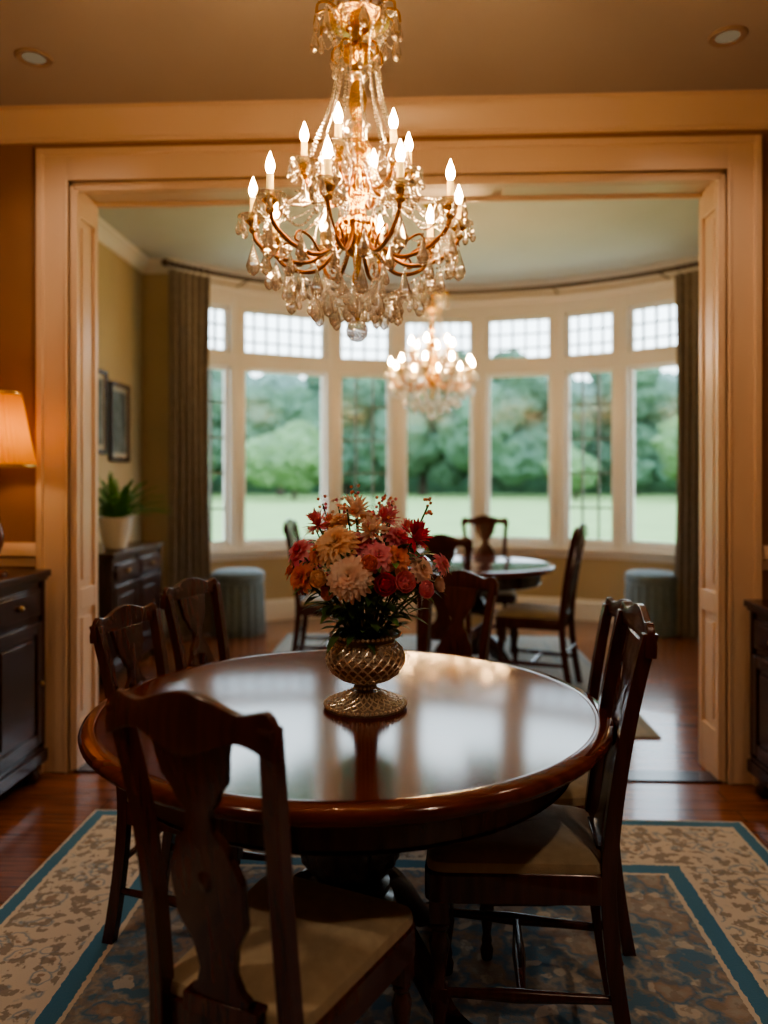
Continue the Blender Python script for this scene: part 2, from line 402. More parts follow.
# ------------------------------------------------------------------ outside
mb=MB(); mb.box((-150,8.4,-.5),(160,200,-.3)); 
place('lawn',mb.mesh('lawn',[M_lawn]))
def tree_mesh(name,seed,m,shrub=False):
    rnd=random.Random(seed); b=MB()
    b.tube([(0,0,0),(.05,0,1.5),(0,.1,3.5 if not shrub else 1.8)],[.35,.25,.18] if not shrub else [.12,.1,.08],8,1)
    V,F=ico(4)
    nb=16 if not shrub else 7
    for k in range(nb):
        a=rnd.uniform(0,2*pi); rr=rnd.uniform(.3,2.9); h=rnd.uniform(1.6,8.6) if not shrub else rnd.uniform(.9,2.6)
        if shrub: rr*=.5
        sz=rnd.uniform(1.5,2.6)*(1.15-abs(h-4)/9) if not shrub else rnd.uniform(1,1.5)
        c=Vector((rr*math.cos(a),rr*math.sin(a),max(h,sz*1.2)))
        vs=[]
        for v in V:
            d=1+.24*noise.noise(v*2.2+c)+.16*noise.noise(v*5+c)+.08*noise.noise(v*12)
            p=c+Vector((v.x,v.y,v.z*.85))*sz*d; p.z=max(p.z,.02)
            vs.append(p)
        b.add(vs,F,0,True)
    return b.mesh(name,[m,M_trunk])
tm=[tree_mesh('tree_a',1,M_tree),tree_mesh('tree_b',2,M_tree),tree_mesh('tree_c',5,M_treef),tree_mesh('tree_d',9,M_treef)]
sm=[tree_mesh('shrub_a',3,M_bush,True),tree_mesh('shrub_b',4,M_bush,True)]
rnd=random.Random(3)
for k in range(30):
    x=-52+k*3.7+rnd.uniform(-1,1); back=k%2
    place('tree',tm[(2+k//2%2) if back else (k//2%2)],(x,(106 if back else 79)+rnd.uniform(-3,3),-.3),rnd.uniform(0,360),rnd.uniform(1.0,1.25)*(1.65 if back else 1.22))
for x,y,s in ((-10,62,1.75),(23,62,1.9),(-20,63,1.7),(13,64,1.2)):
    place('shrub',sm[int(abs(x))%2],(x,y,-.3),x*37,s)
mb=MB(); rings=[]
for k in range(181):
    x=-58+k*.68; row=[]
    for (yy,zz) in ((-1.4,0),(-1.5,1.2),(-1.2,2.5),(0,3.1),(1.2,2.5),(1.5,1.2),(1.4,0)):
        f=1+.22*noise.noise(Vector((x*.35,yy,zz)))+.12*noise.noise(Vector((x*1.1,yy*2,zz*2)))
        row.append((x,92+yy*f,-.3+zz*f))
    rings.append(row)
mb.loft(rings,0,True); place('hedge',mb.mesh('hedge',[M_tree]))

# ------------------------------------------------------------------ rugs
HX,HY=1.29,1.42
mb=MB(); mb.box((-HX,-HY,0),(HX,HY,.010))
place('area_rug',mb.mesh('area_rug',[rug_mat('rug_front',HX,HY,.38,(.64,.58,.49),(.06,.20,.33),(.09,.20,.31),(.38,.36,.32),(.36,.28,.22))]),(-.02,1.66,.001),bevel=.004)
mb=MB(); mb.box((-1.2,-1.3,0),(1.2,1.3,.010))
place('area_rug.001',mb.mesh('area_rug_f',[rug_mat('rug_far',1.2,1.3,.22,(.34,.32,.28),(.26,.27,.25),(.33,.31,.27),(.29,.28,.24),(.29,.24,.20),.5,.7)]),(.07,5.37,.001),bevel=.004)

# ------------------------------------------------------------------ dining chair (faces +Y)
def chair_mesh():
    b=MB()
    def by(z):
        t=max(0,(z-.42)/.58)
        return -.205-.045*t-.055*t*t
    def rect(cx,cy,z,w,d): return [(cx-w,cy-d,z),(cx+w,cy-d,z),(cx+w,cy+d,z),(cx-w,cy+d,z)]
    for sx in (-1,1):
        rings=[]
        for k in range(25):
            z=k/24*.965
            if z<.42:
                y=-.205-.055*((.42-z)/.42)**1.6; x=.168
            else:
                t=(z-.42)/.545; y=by(z); x=.168+.012*math.sin(t*pi*1.0)*-1+.02*t
            w=.0175; d=.019-.003*z
            rings.append(rect(sx*x,y,z,w,d))
        b.loft(rings,0,True)
    rings=[]; n=36
    for k in range(n+1):
        t=-1+2*k/n; x=t*.208; a=abs(t)
        top=.980+.024*math.cos(min(a/.6,1)*pi/2)**1.3+.008*math.exp(-((a-.86)/.12)**2)-(.022*max(0,(a-.88)/.12)**2)
        bot=.925-.018*math.exp(-(t/.28)**2)+.012*math.exp(-((a-.6)/.2)**2)-.012*max(0,(a-.8)/.2)
        y=by(.96)-.012*(1-t*t)
        th=.0125
        rings.append([(x,y-th,bot),(x,y+th,bot),(x,y+th*1.1,(bot+top)/2),(x,y+th*.6,top),(x,y-th*.6,top),(x,y-th*1.1,(bot+top)/2)])
    b.loft(rings,0,True)
    tab=[(.0,.070),(.04,.074),(.07,.055),(.13,.045),(.20,.052),(.34,.088),(.48,.092),(.60,.064),(.67,.034),(.72,.030),(.78,.054),(.86,.082),(.92,.088),(1,.098)]
    rings=[]; z0,z1=.462,.935
    for k in range(49):
        t=k/48; z=z0+(z1-z0)*t; w=lerp_tab(tab,t); y=by(z)-.008*math.sin(t*pi)-.010*t
        th=.0075
        rings.append([(-w,y-th,z),(-w*.5,y-th-.002,z),(w*.5,y-th-.002,z),(w,y-th,z),(w,y+th,z),(w*.5,y+th+.002,z),(-w*.5,y+th+.002,z),(-w,y+th,z)])
    b.loft(rings,0,True)
    b.box((-.095,-.222,.435),(.095,-.188,.468))
    for sy in (-1,1):
        b.sph((0,by(.70)-.008+sy*.010,.70),.022,0,2,(1,.25,1.6))
    def trap(inset,z,rad=.05):
        fw=.235-inset; bw=.185-inset; yf=.215-inset; ybk=-.205+inset
        cs=[(-bw,ybk),(bw,ybk),(fw,yf),(-fw,yf)]; out=[]
        for i,(x,y) in enumerate(cs):
            p=Vector((x,y)); pr=Vector(cs[i-1]); nx=Vector(cs[(i+1)%4])
            rr=min(rad,.05) if i>=2 else min(rad,.025)
            a=p+(pr-p).normalized()*rr; c=p+(nx-p).normalized()*rr
            for q in range(5):
                t=q/4; v=a*(1-t)**2+p*2*t*(1-t)+c*t*t
                out.append((v.x,v.y,z))
        return out
    b.loft([trap(0,.372),trap(0,.432),trap(.006,.438)],0,False)
    b.loft([trap(.008,.430),trap(.004,.442),trap(.008,.458),trap(.03,.470),trap(.07,.477),trap(.13,.480),trap(.18,.481,.01)],1,True)
    prof=[(.013,0),(.017,.006),(.020,.03),(.014,.045),(.016,.055),(.012,.075),(.017,.11),(.022,.145),(.015,.165),(.019,.172),(.019,.178),(.013,.19),(.019,.235),(.025,.275),(.016,.30),(.022,.306),(.022,.314),(.015,.322)]
    for sx in (-1,1):
        b.lathe(prof,16,0,(sx*.195,.18,0))
        b.box((sx*.195-.023,.157,.32),(sx*.195+.023,.203,.40))
        b.box((sx*.195-.019,.161,.145),(sx*.195+.019,.199,.178))
        b.tube(interp([(sx*.195,.18,.162),(sx*.185,0,.162),(sx*.17,-.22,.162)],4),[.010,.011,.012,.014,.016,.014,.012,.011,.010],10,0)
    b.tube(interp([(-.183,-.01,.162),(0,-.01,.162),(.183,-.01,.162)],4),[.010,.011,.013,.015,.017,.015,.013,.011,.010],10,0)
    b.tube([(-.168,-.232,.24),(.168,-.232,.24)],.010,8,0)
    return b.mesh('dining_chair',[M_wood,M_seat])
CH=chair_mesh()
for (x,y,r,sx,sy,sz) in [
    (-.245,1.465,-23,.80,.98,1.005),
    (.240,1.915,85,.84,.98,1.035),
    (.350,2.335,93,.84,.92,.975),
    (-.630,2.275,-103,.80,.92,.95),
    (-.560,2.685,-107,.82,.92,.98),
    (.025,2.88,148,.80,.95,.97),
    (-.62,5.49,-92,.92,1.0,1.06),
    (.77,5.09,68,.92,1.0,1.06),
    (.55,6.17,178,.95,1.0,1.04),
    (.20,4.80,-12,.88,1.0,1.02)]:
    place('dining_chair',CH,(x,y,.011),r,(sx,sy,sz),bevel=.003)

# ------------------------------------------------------------------ round pedestal table
def table_mesh(R_,name):
    b=MB()
    b.lathe([(0,.752),(R_-.045,.752),(R_-.04,.7535),(R_-.03,.7515),(R_-.012,.750),(R_-.003,.745),(R_,.738),(R_-.002,.730),(R_-.010,.726),(R_-.012,.719),(R_-.024,.710),(R_-.04,.706),(0,.706)],96,0)
    b.lathe([(R_-.10,.708),(R_-.10,.632),(R_-.095,.628),(R_-.105,.620),(R_-.13,.620),(R_-.13,.708)],72,1)
    prof=[(.17,.64),(.17,.62),(.12,.60),(.10,.585),(.112,.575),(.112,.56),(.08,.545),(.072,.52),(.090,.49),(.115,.45),(.128,.40),(.122,.35),(.098,.31),(.08,.295),(.105,.285),(.105,.27),(.085,.26),(.115,.245),(.125,.22),(.125,.16),(.11,.13),(.07,.115),(.0,.11)]
    b.lathe(prof,96,1,mod=lambda a,z:1+(.07*abs(math.sin(8*(a+z*4))) if .31<z<.54 else 0))
    b.lathe([(0,.64),(.20,.64),(.20,.70),(0,.70)],32,1)
    for k in range(4):
        a=pi/4+k*pi/2+.15
        pts=interp([(.06,0,.21),(.14,0,.225),(.22,0,.16),(.30,0,.065),(.36,0,.04),(.385,0,.045)],5)
        n=len(pts); rr=[.048-.022*(i/(n-1)) for i in range(n)]
        b.tube(pts,rr,10,1,Matrix.Rotation(a,4,'Z'),flat=.75)
        b.sph((.365*math.cos(a),.365*math.sin(a),.026),.027,1,2,(1.2,1.2,.95))
    return b.mesh(name,[M_top,M_dark])
place('dining_table',table_mesh(.668,'dining_table'),(-.178,2.025,.012))
place('breakfast_table',table_mesh(.58,'breakfast_table'),(.38,5.45,.012))
TZ=.012+.752

# ------------------------------------------------------------------ vase
b=MB()
prof=[(0,0),(.104,0),(.106,.006),(.100,.012),(.088,.016),(.075,.022),(.055,.030),(.035,.038),(.022,.046),(.026,.052),(.022,.058),(.030,.064),(.060,.074),(.085,.092),(.098,.115),(.100,.132),(.092,.152),(.078,.165),(.074,.172),(.082,.182),(.090,.187),(.088,.190),(.076,.184),(.068,.17),(.0,.165)]
b.lathe(prof,64,1)
tabs=prof[11:18]
def rz(z,tab=tabs):
    for i in range(len(tab)-1):
        if tab[i][1]<=z<=tab[i+1][1]:
            t=(z-tab[i][1])/(tab[i+1][1]-tab[i][1]); return tab[i][0]+(tab[i+1][0]-tab[i][0])*t
    return tab[-1][0]
NVs=24
for k in range(NVs):
    for sg in (-1,1):
        path=[]
        for j in range(13):
            z=.068+.092*j/12; a=2*pi*k/NVs+sg*j/12*.95; r=rz(z)+.002
            path.append((r*math.cos(a),r*math.sin(a),z))
        b.tube(path,.0022,5,0)
        path=[]
        for j in range(9):
            t=j/8; r=.098-.06*t; z=.013+.026*t*t*.6+.012*t; a=2*pi*k/NVs+sg*t*.6
            path.append((r*math.cos(a),r*math.sin(a),z+.002))
        b.tube(path,.0019,5,0)
    for j,z in enumerate((.080,.092,.104,.115,.127,.138,.150)):
        a=2*pi*(k+.5*((j+1)%2))/NVs; r=rz(z)+.0015; b.sph((r*math.cos(a),r*math.sin(a),z),.0038,0,1)
for r,z,n,s in ((.104,.010,56,.0052),(.086,.020,40,.004),(.060,.032,30,.0035),(.027,.052,16,.0045),(.089,.188,44,.005),(.079,.164,40,.004),(.036,.068,20,.004)):
    for k in range(n):
        a=2*pi*k/n; b.sph((r*math.cos(a),r*math.sin(a),z),s,0,1)
place('silver_vase',b.mesh('silver_vase',[M_silver,M_silverd]),(-.135,1.99,TZ))

# ------------------------------------------------------------------ flowers
b=MB(); MATS=[P_peach,P_coral,P_pink,P_red,P_blush,P_core,M_leaf,M_stem]
def frame(n):
    n=n.normalized(); t=n.cross(Vector((0,0,1)));
    if t.length<.1: t=n.cross(Vector((1,0,0)))
    t.normalize(); return n,t,n.cross(t)
rf=random.Random(11)
def petal(c,n,rad,tan,phi,l,w,mi,curl=.15,point=.15):
    rows=[(0,.25),(.3,.75),(.6,1),(.85,.75),(1,point)]; vs=[]
    for s,ww in rows:
        ph=phi+curl*s*s*2
        p=c+rad*math.sin(ph)*l*s+n*math.cos(ph)*l*s
        up=(n*math.sin(ph)-rad*math.cos(ph))*(.18*w)
        vs+= [p-tan*w*ww+up*ww, p-up*.3*ww, p+tan*w*ww+up*ww]
    fs=[]
    for i in range(4):
        for j in range(2): fs.append((i*3+j,i*3+j+1,i*3+j+4,i*3+j+3))
    b.add(vs,fs,mi,True)
def dahlia(c,d,r,mi,layers=5,per=14,wid=.17,phi0=1.5,point=.25):
    n,t,u=frame(Vector(d)); c=Vector(c)
    for k in range(layers):
        f=k/(layers-1) if layers>1 else 0
        phi=phi0*(1-f)+.2*f; l=r*(1-.55*f)
        m=max(6,int(per*(1-.45*f)))
        for j in range(m):
            a=2*pi*(j+.5*(k%2))/m+rf.uniform(-.06,.06)
            rad=t*math.cos(a)+u*math.sin(a); tan=n.cross(rad)
            petal(c+n*r*.10*f,n,rad,tan,phi+rf.uniform(-.08,.08),l*rf.uniform(.92,1.05),r*wid,mi,point=point)
    b.sph(c+n*r*.12,r*.13,5,2)
def rose(c,d,r,mi):
    n,t,u=frame(Vector(d)); c=Vector(c)
    for k in range(5):
        f=k/4; m=6-k//2
        for j in range(m):
            a=2*pi*(j+.37*k)/m; rad=t*math.cos(a)+u*math.sin(a); tan=n.cross(rad)
            petal(c-n*r*.3,n,rad,tan,1.25-f*1.0,r*(1.1-.2*f),r*(.55-.25*f),mi,curl=-.25,point=.7)
def spiky(c,d,r,mi):
    n,t,u=frame(Vector(d)); c=Vector(c)
    for k in range(60):
        a=rf.uniform(0,2*pi); ph=rf.uniform(.1,1.6); rad=t*math.cos(a)+u*math.sin(a); tan=n.cross(rad)
        petal(c,n,rad,tan,ph,r*rf.uniform(.8,1.1),r*.10,mi,curl=.05,point=.1)
def leaf(c,d,l,w,mi=6):
    c=Vector(c); d=Vector(d).normalized(); s=d.cross(Vector((0,0,1)))
    if s.length<.1: s=Vector((1,0,0))
    s.normalize(); up=s.cross(d); vs=[]
    for q,ww in ((0,.1),(.25,.8),(.5,1),(.75,.7),(1,.05)):
        p=c+d*l*q-Vector((0,0,1))*l*.25*q*q
        vs+=[p-s*w*ww+up*w*.25*ww,p,p+s*w*ww+up*w*.25*ww]
    fs=[(i*3+j,i*3+j+1,i*3+j+4,i*3+j+3) for i in range(4) for j in range(2)]
    b.add(vs,fs,mi,True)
def stem(p):
    p=Vector(p); q=Vector((p.x*.15,p.y*.15,.17)); 
    b.tube(interp([tuple(q),tuple((q+p)/2+Vector((0,0,.02))),tuple(p)],3),.0022,5,7)
F=[(-.062,-.13,.430,.060,'d',0),(-.026,-.175,.355,.062,'d',4),
 (-.150,-.09,.345,.046,'d',1),(-.160,-.06,.405,.046,'d',2),(-.100,-.13,.345,.030,'r',0),(-.115,-.05,.470,.046,'s',2),(-.108,-.10,.405,.036,'d',1),
 (.040,-.14,.400,.046,'d',2),(.020,-.09,.455,.048,'s',4),(-.020,-.06,.500,.054,'s',4),(-.060,-.05,.480,.038,'d',0),
 (.055,-.155,.335,.036,'r',3),(.100,-.145,.340,.034,'r',2),(.085,-.12,.395,.042,'d',1),(.125,-.08,.44,.050,'s',3),(.085,-.06,.440,.042,'d',2),
 (.145,-.09,.365,.038,'d',4),(.195,-.05,.375,.034,'d',2),(.150,-.12,.320,.028,'r',2),(.05,-.03,.48,.046,'s',2),(.020,-.165,.385,.026,'r',1),
 (-.01,-.10,.430,.042,'d',2),(-.080,-.13,.310,.022,'r',1),(-.185,-.02,.35,.036,'d',1),(.185,-.03,.32,.026,'r',4),
 (-.08,.09,.40,.055,'d',0),(.06,.10,.40,.055,'d',4),(0,.13,.34,.05,'d',1),(.14,.06,.36,.045,'d',3),(-.15,.07,.35,.045,'d',2),(0,.04,.48,.045,'d',0),(.10,.02,.45,.04,'s',2),(-.09,.02,.46,.04,'s',1),(.11,.11,.31,.04,'r',2),(-.1,.13,.30,.04,'r',3)]
for x,y,z,r,k,m in F:
    d=Vector((x,y*1.3,(z-.30)*1.0+.02))
    if k=='d': dahlia((x,y,z),d,r,m,layers=6 if r>.05 else 4,per=22 if r>.05 else 14,wid=.14 if r>.05 else .2)
    elif k=='s': spiky((x,y,z),d,r,m)
    elif k=='r': rose((x,y,z),d,r,m)
    stem((x,y,z))
for k in range(320):
    a=rf.uniform(0,2*pi); z=rf.uniform(.19,.42); rr=rf.uniform(.03,.17)
    if z>.30: rr=rf.uniform(.08,.165)
    rr*=min(1,.35+(z-.17)*5)
    c=(rr*math.cos(a)*.95,rr*math.sin(a)*.9,z)
    leaf(c,(math.cos(a)+rf.uniform(-.5,.5),math.sin(a)+rf.uniform(-.5,.5),rf.uniform(-.5,.8)),rf.uniform(.035,.075),rf.uniform(.009,.016))
for k in range(18):
    a=rf.uniform(0,2*pi); rr=rf.uniform(.03,.17); p=Vector((rr*math.cos(a),rr*math.sin(a)*.7,rf.uniform(.50,.585)-rr*.4))
    stem(p)
    for j in range(6):
        b.sph(p+Vector((rf.uniform(-.014,.014),rf.uniform(-.014,.014),rf.uniform(-.02,.02))),.005,rf.choice([2,1,4]),1)
place('flower_bouquet',b.mesh('flower_bouquet',MATS),(-.135,1.99,TZ+.0))

# ------------------------------------------------------------------ chandelier
def chandelier_mesh(rod_top):
    b=MB()
    G,C,K,FL,A_=0,1,2,3,4
    def drop(p,h,r=None):
        r=r or h*.21; x,y,z=p
        b.lathe([(0,0),(r*.35,-h*.25),(r*.8,-h*.55),(r,-h*.72),(r*.7,-h*.90),(0,-h)],7,C,(x,y,z),smooth=False)
        b.sph((x,y,z+.004),.004,C,1,smooth=False)
    def strand(pts,s=.0042,gap=2.2,every=0,dh=.02):
        P=interp(pts,12); acc=0; last=P[0]; cnt=0
        for p in P[1:]:
            seg=(p-last).length
            while acc<=seg and seg>0:
                q=last+(p-last)*(acc/seg); b.sph(q,s,C,1,smooth=False); acc+=s*gap; cnt+=1
                if every and cnt%every==0: drop((q.x,q.y,q.z-s),dh)
            acc-=seg; last=p
    def pol(r,a,z): return (r*math.cos(a),r*math.sin(a),z)
    b.tube([(0,0,.80),(0,0,rod_top-.04)],.006,8,G)
    b.lathe([(.012,rod_top-.09),(.02,rod_top-.07),(.055,rod_top-.03),(.065,rod_top-.01),(.065,rod_top)],32,G)
    z=.86
    while z<rod_top-.1:
        b.sph((0,0,z),.013,G,1,(1,1,1.3)); z+=.045
    b.lathe([(0,.105),(.008,.11),(.010,.12),(.014,.14),(.009,.16),(.012,.19),(.03,.205),(.040,.22),(.044,.25),(.042,.268),(.050,.275),(.050,.285),(.036,.292),(.024,.30),(.020,.33),(.028,.345),(.032,.37),(.024,.40),(.016,.42),(.018,.45),(.030,.46),(.040,.475),(.030,.49),(.012,.50),(.011,.55),(.020,.57),(.026,.60),(.018,.63),(.010,.65),(.014,.69),(.034,.705),(.042,.72),(.034,.735),(.014,.75),(.016,.78),(.03,.80),(.035,.82),(.02,.84),(.006,.86)],32,G)
    for zc,rr in ((.435,.036),(.530,.038),(.660,.030)):
        b.lathe([(.008,zc-rr*.5),(rr*.7,zc-rr*.35),(rr,zc),(rr*.75,zc+rr*.3),(.008,zc+rr*.45)],12,C,smooth=False)
    for k in range(16):
        a=2*pi*k/16; b.tube([pol(.043,a,.215),pol(.048,a+.2,.245),pol(.050,a,.275)],.003,5,G)
    b.lathe([(.03,.795),(.06,.80),(.08,.81),(.085,.805),(.06,.792),(.03,.785),(.03,.795)],24,G,cap=False)
    n=14
    for k in range(n):
        a=2*pi*k/n
        b.tube(interp([pol(.03,a,.80),pol(.07,a,.835),pol(.105,a,.83),pol(.112,a,.80)],4),.0035,5,G)
        drop(pol(.112,a,.795),.070 if k%2 else .045)
        strand([pol(.112,a,.80),pol(.112,a+pi/n,.775),pol(.112,a+2*pi/n,.80)],.0035)
        strand([pol(.085,a,.79),pol(.058,a,.74),pol(.056,a,.66),pol(.080,a,.56),pol(.128,a,.44)],.0050,gap=2.15)
        if k%2: 
            b.tube(interp([pol(.0,a,.86),pol(.03,a,.90),pol(.06,a,.90),pol(.075,a,.87),pol(.06,a,.86)],4),.003,5,G)
            drop(pol(.068,a,.855),.04)
    for k in range(8):
        a=2*pi*k/8+.2
        b.tube(interp([pol(.012,a,.70),pol(.035,a,.74),pol(.06,a,.73),pol(.065,a,.70),pol(.05,a,.69)],4),.0032,5,G)
        drop(pol(.06,a,.69),.040)
    def candle(r,a,z):
        x,y,_=pol(r,a,z)
        b.lathe([(.006,-.03),(.012,-.022),(.008,-.012),(.016,-.004),(.02,0)],14,G,(x,y,z))
        b.lathe([(.008,0),(.026,.002),(.036,.010),(.039,.014),(.036,.013),(.024,.006),(.008,.006)],18,C,(x,y,z),smooth=False,mod=lambda q,zz:1+.07*math.sin(q*9))
        b.lathe([(.009,.005),(.0115,.010),(.0105,.016),(.0085,.018)],14,G,(x,y,z))
        b.lathe([(0,.014),(.0085,.014),(.0085,.062),(.006,.064),(0,.064)],14,K,(x,y,z))
        b.lathe([(.004,.064),(.008,.069),(.011,.078),(.011,.085),(.008,.096),(.0042,.106),(.0018,.113),(0,.117)],12,FL,(x,y,z))
        for j in range(7):
            q=2*pi*j/7+a; drop((x+.037*math.cos(q),y+.037*math.sin(q),z+.008),.044)
    NL=10; ph=.14
    for k in range(NL):
        a=2*pi*k/NL+ph; a2=a+2*pi/NL
        P=interp([pol(.035,a,.270),pol(.07,a,.215),pol(.13,a,.175),(pol(.20,a,.185)),pol(.255,a,.220),pol(.268,a,.262)],6)
        b.tube(P,.0058,8,A_)
        b.tube(interp([pol(.12,a,.18),pol(.15,a,.213),pol(.185,a,.222),pol(.195,a,.20),pol(.178,a,.195)],5),.0032,6,A_)
        candle(.268,a,.275)
        strand([pol(.268,a,.275),pol(.245,(a+a2)/2,.205),pol(.268,a2,.275)],.0042,gap=2.3)
        drop(pol(.268,a,.225),.090)
        drop(pol(.243,(a+a2)/2,.19),.072)
        strand([pol(.25,a,.21),pol(.20,a,.13),pol(.12,a,.09),pol(.045,a,.075)],.0042,gap=2.4,every=4,dh=.042)
        strand([pol(.045,a,.42),pol(.11,a,.32),pol(.20,a,.28),pol(.262,a,.285)],.0038,gap=2.3)
        drop(pol(.18,(a+a2)/2,.125),.075)
        drop(pol(.21,a,.165),.060)
    for k in range(10):
        a=2*pi*k/10; drop(pol(.11,a+.3,.085),.068)
        strand([pol(.11,a+.3,.09),pol(.115,a+.3+pi/10,.065),pol(.11,a+.3+pi/5,.09)],.0036)
        if k%2: drop(pol(.06,a,.085),.075)
    for k in range(8):
        a=2*pi*k/8; strand([pol(.044,a,.21),pol(.072,a,.16),pol(.05,a,.10),pol(.012,a,.07)],.004)
    NU=6; ph=.26
    for k in range(NU):
        a=2*pi*k/NU+ph; zu=.415; a2=a+2*pi/NU
        P=interp([pol(.025,a,zu-.005),pol(.05,a,zu-.05),pol(.09,a,zu-.065),pol(.125,a,zu-.045),pol(.138,a,zu-.02)],6)
        b.tube(P,.005,8,A_)
        candle(.138,a,zu)
        strand([pol(.138,a,zu),pol(.12,(a+a2)/2,zu-.065),pol(.138,a2,zu)],.004,gap=2.3,every=5,dh=.03)
        drop(pol(.138,a,zu-.04),.065)
        strand([pol(.138,a,zu-.02),pol(.15,a,.345),pol(.21,a+.1,.30),pol(.262,a+.15,.28)],.0038,gap=2.3)
        strand([pol(.138,a,zu-.02),pol(.15,a,.345),pol(.21,a-.1,.30),pol(.262,a-.25,.28)],.0038,gap=2.3)
    b.lathe([(.006,.10),(.018,.07),(.022,.055),(.01,.038),(.005,.028)],10,C,smooth=False)
    b.tube([(0,0,.02),(0,0,.11)],.0025,6,G)
    b.sph((0,0,0),.030,C,2,smooth=False)
    b.sph((0,0,.03),.007,G,2)
    return b.mesh('chandelier',[M_gold,M_cry,M_candle,M_flame,M_arm])
place('crystal_chandelier',chandelier_mesh(1.31),(-.157,2.0,1.738))
place('crystal_chandelier',chandelier_mesh(1.44),(.10,5.41,1.80),scale=(1.08,1.08,1.04))

# ------------------------------------------------------------------ sideboards
def sideboard_mesh(L,D,H,name='sideboard'):
    b=MB(); h=L/2
    b.box((-h,0,H-.03),(h,D,H)); b.box((-h+.01,.01,H-.045),(h-.01,D-.01,H-.03))
    b.box((-h+.03,.03,.10),(h-.03,D-.01,H-.045)); b.box((-h+.01,.01,.085),(h-.01,D,.14)); b.box((-h+.02,.02,.14),(h-.02,D,.155))
    n=max(2,int(round(L/.42))); w=(L-.06)/n
    for k in range(n):
        x0=-h+.03+w*k; x1=x0+w
        b.box((x0-.012,.018,.155),(x0+.014,.03,H-.045)) 
        b.box((x0+.03,.018,H-.20),(x1-.03,.03,H-.075)); b.box((x0+.045,.010,H-.188),(x1-.045,.018,H-.087))
        b.sph(((x0+x1)/2,.002,H-.137),.013,1,2); b.tube([((x0+x1)/2,.01,H-.137),((x0+x1)/2,.0,H-.137)],.006,8,1)
        z0,z1=.18,H-.225
        b.box((x0+.03,.02,z0),(x1-.03,.03,z1))
        for (a,c,d,e) in ((x0+.03,x0+.075,z0,z1),(x1-.075,x1-.03,z0,z1),(x0+.075,x1-.075,z0,z0+.05),(x0+.075,x1-.075,z1-.05,z1)):
            b.box((a,.010,d),(c,.02,e))
        b.box((x0+.095,.012,z0+.07),(x1-.095,.02,z1-.07))
        b.sph((x1-.055 if k%2==0 else x0+.055,.0,(z0+z1)/2),.010,1,2)
    b.box((h-.042,.018,.155),(h-.018,.03,H-.045))
    for sx in (-1,1):
        for y in (.06,D-.06):
            b.lathe([(.022,0),(.034,.012),(.036,.035),(.022,.055),(.028,.07),(.045,.085)],16,0,(sx*(h-.07),y,0))
        xs=sx*(h-.03)
        xx=sorted((xs,xs+sx*.008))
        b.box((xx[0],.08,.20),(xx[1],D-.06,.24)); b.box((xx[0],.08,H-.12),(xx[1],D-.06,H-.08)); b.box((xx[0],.08,.24),(xx[1],.12,H-.12)); b.box((xx[0],D-.10,.24),(xx[1],D-.06,H-.12))
    return b.mesh(name,[M_dark,M_brass])
place('sideboard',sideboard_mesh(1.45,.55,.945),(-1.66,2.70,0),90,bevel=.004)
place('sideboard',sideboard_mesh(1.45,.52,.83),(1.42,2.70,0),-90,bevel=.004)
place('console_cabinet',sideboard_mesh(1.0,.46,.87,name='console_cabinet'),(-1.97,5.42,0),90,bevel=.004)

# table lamp
b=MB()
b.lathe([(.065,0),(.068,.012),(.05,.022),(.025,.03),(.02,.05),(.035,.09),(.05,.13),(.055,.17),(.042,.22),(.025,.27),(.015,.32),(.015,.34)],32,0)
b.tube([(0,0,.34),(0,0,.80)],.005,8,1); b.sph((0,0,.805),.011,1,2)
z0,z1=.465,.775
rings=[]
for (r,z) in ((.175,z0),(.142,(z0+z1)/2),(.115,z1)):
    rings.append([((r+(.006 if q%2 else -.006))*math.cos(2*pi*q/90),(r+(.006 if q%2 else -.006))*math.sin(2*pi*q/90),z) for q in range(90)])
b.loft(rings,2,False,cap=False)
for r,z in ((.178,z0),(.118,z1)):
    b.lathe([(r-.003,z-.006),(r+.002,z-.006),(r+.002,z+.006),(r-.003,z+.006),(r-.003,z-.006)],64,1,cap=False)
for k in range(3):
    a=2*pi*k/3; b.tube([(0,0,z1-.01),(.114*math.cos(a),.114*math.sin(a),z1)],.002,5,1)
b.sph((0,0,.60),.028,3,2,(1,1,1.3))
M_bulb=emis('bulb',(1,.66,.30),62)
place('table_lamp',b.mesh('table_lamp',[M_lbase,M_brass,M_shade,M_bulb]),(-1.825,3.22,.945))

# ------------------------------------------------------------------ fern, pictures, ottomans, curtains
b=MB()
b.lathe([(.06,0),(.075,.01),(.10,.10),(.115,.19),(.12,.20),(.115,.205),(.105,.19),(.0,.185)],32,0)
rp=random.Random(2)
for k in range(70):
    a=rp.uniform(0,2*pi); L=rp.uniform(.26,.44); el=rp.uniform(.35,1.35)
    P=[]
    for j in range(9):
        t=j/8; P.append(Vector((math.cos(a)*L*t*math.cos(el)*1.1,math.sin(a)*L*t*math.cos(el)*1.1,.19+L*t*math.sin(el)-.30*L*t*t)))
    b.tube(P,.0025,4,1)
    s=Vector((-math.sin(a),math.cos(a),0))
    for j in range(1,9):
        for sg in (-1,1):
            p=P[j]; w=.05*(1-j/10); d=(P[j]-P[j-1]).normalized()
            q=p+s*sg*w+d*w*.5
            b.add([p-d*.010,p+d*.010,q+d*.005,q-d*.005],[(0,1,2,3)],1,True)
place('potted_fern',b.mesh('potted_fern',[M_ceram,M_fern]),(-2.08,5.22,.87),scale=(1.0,1.0,1.1))

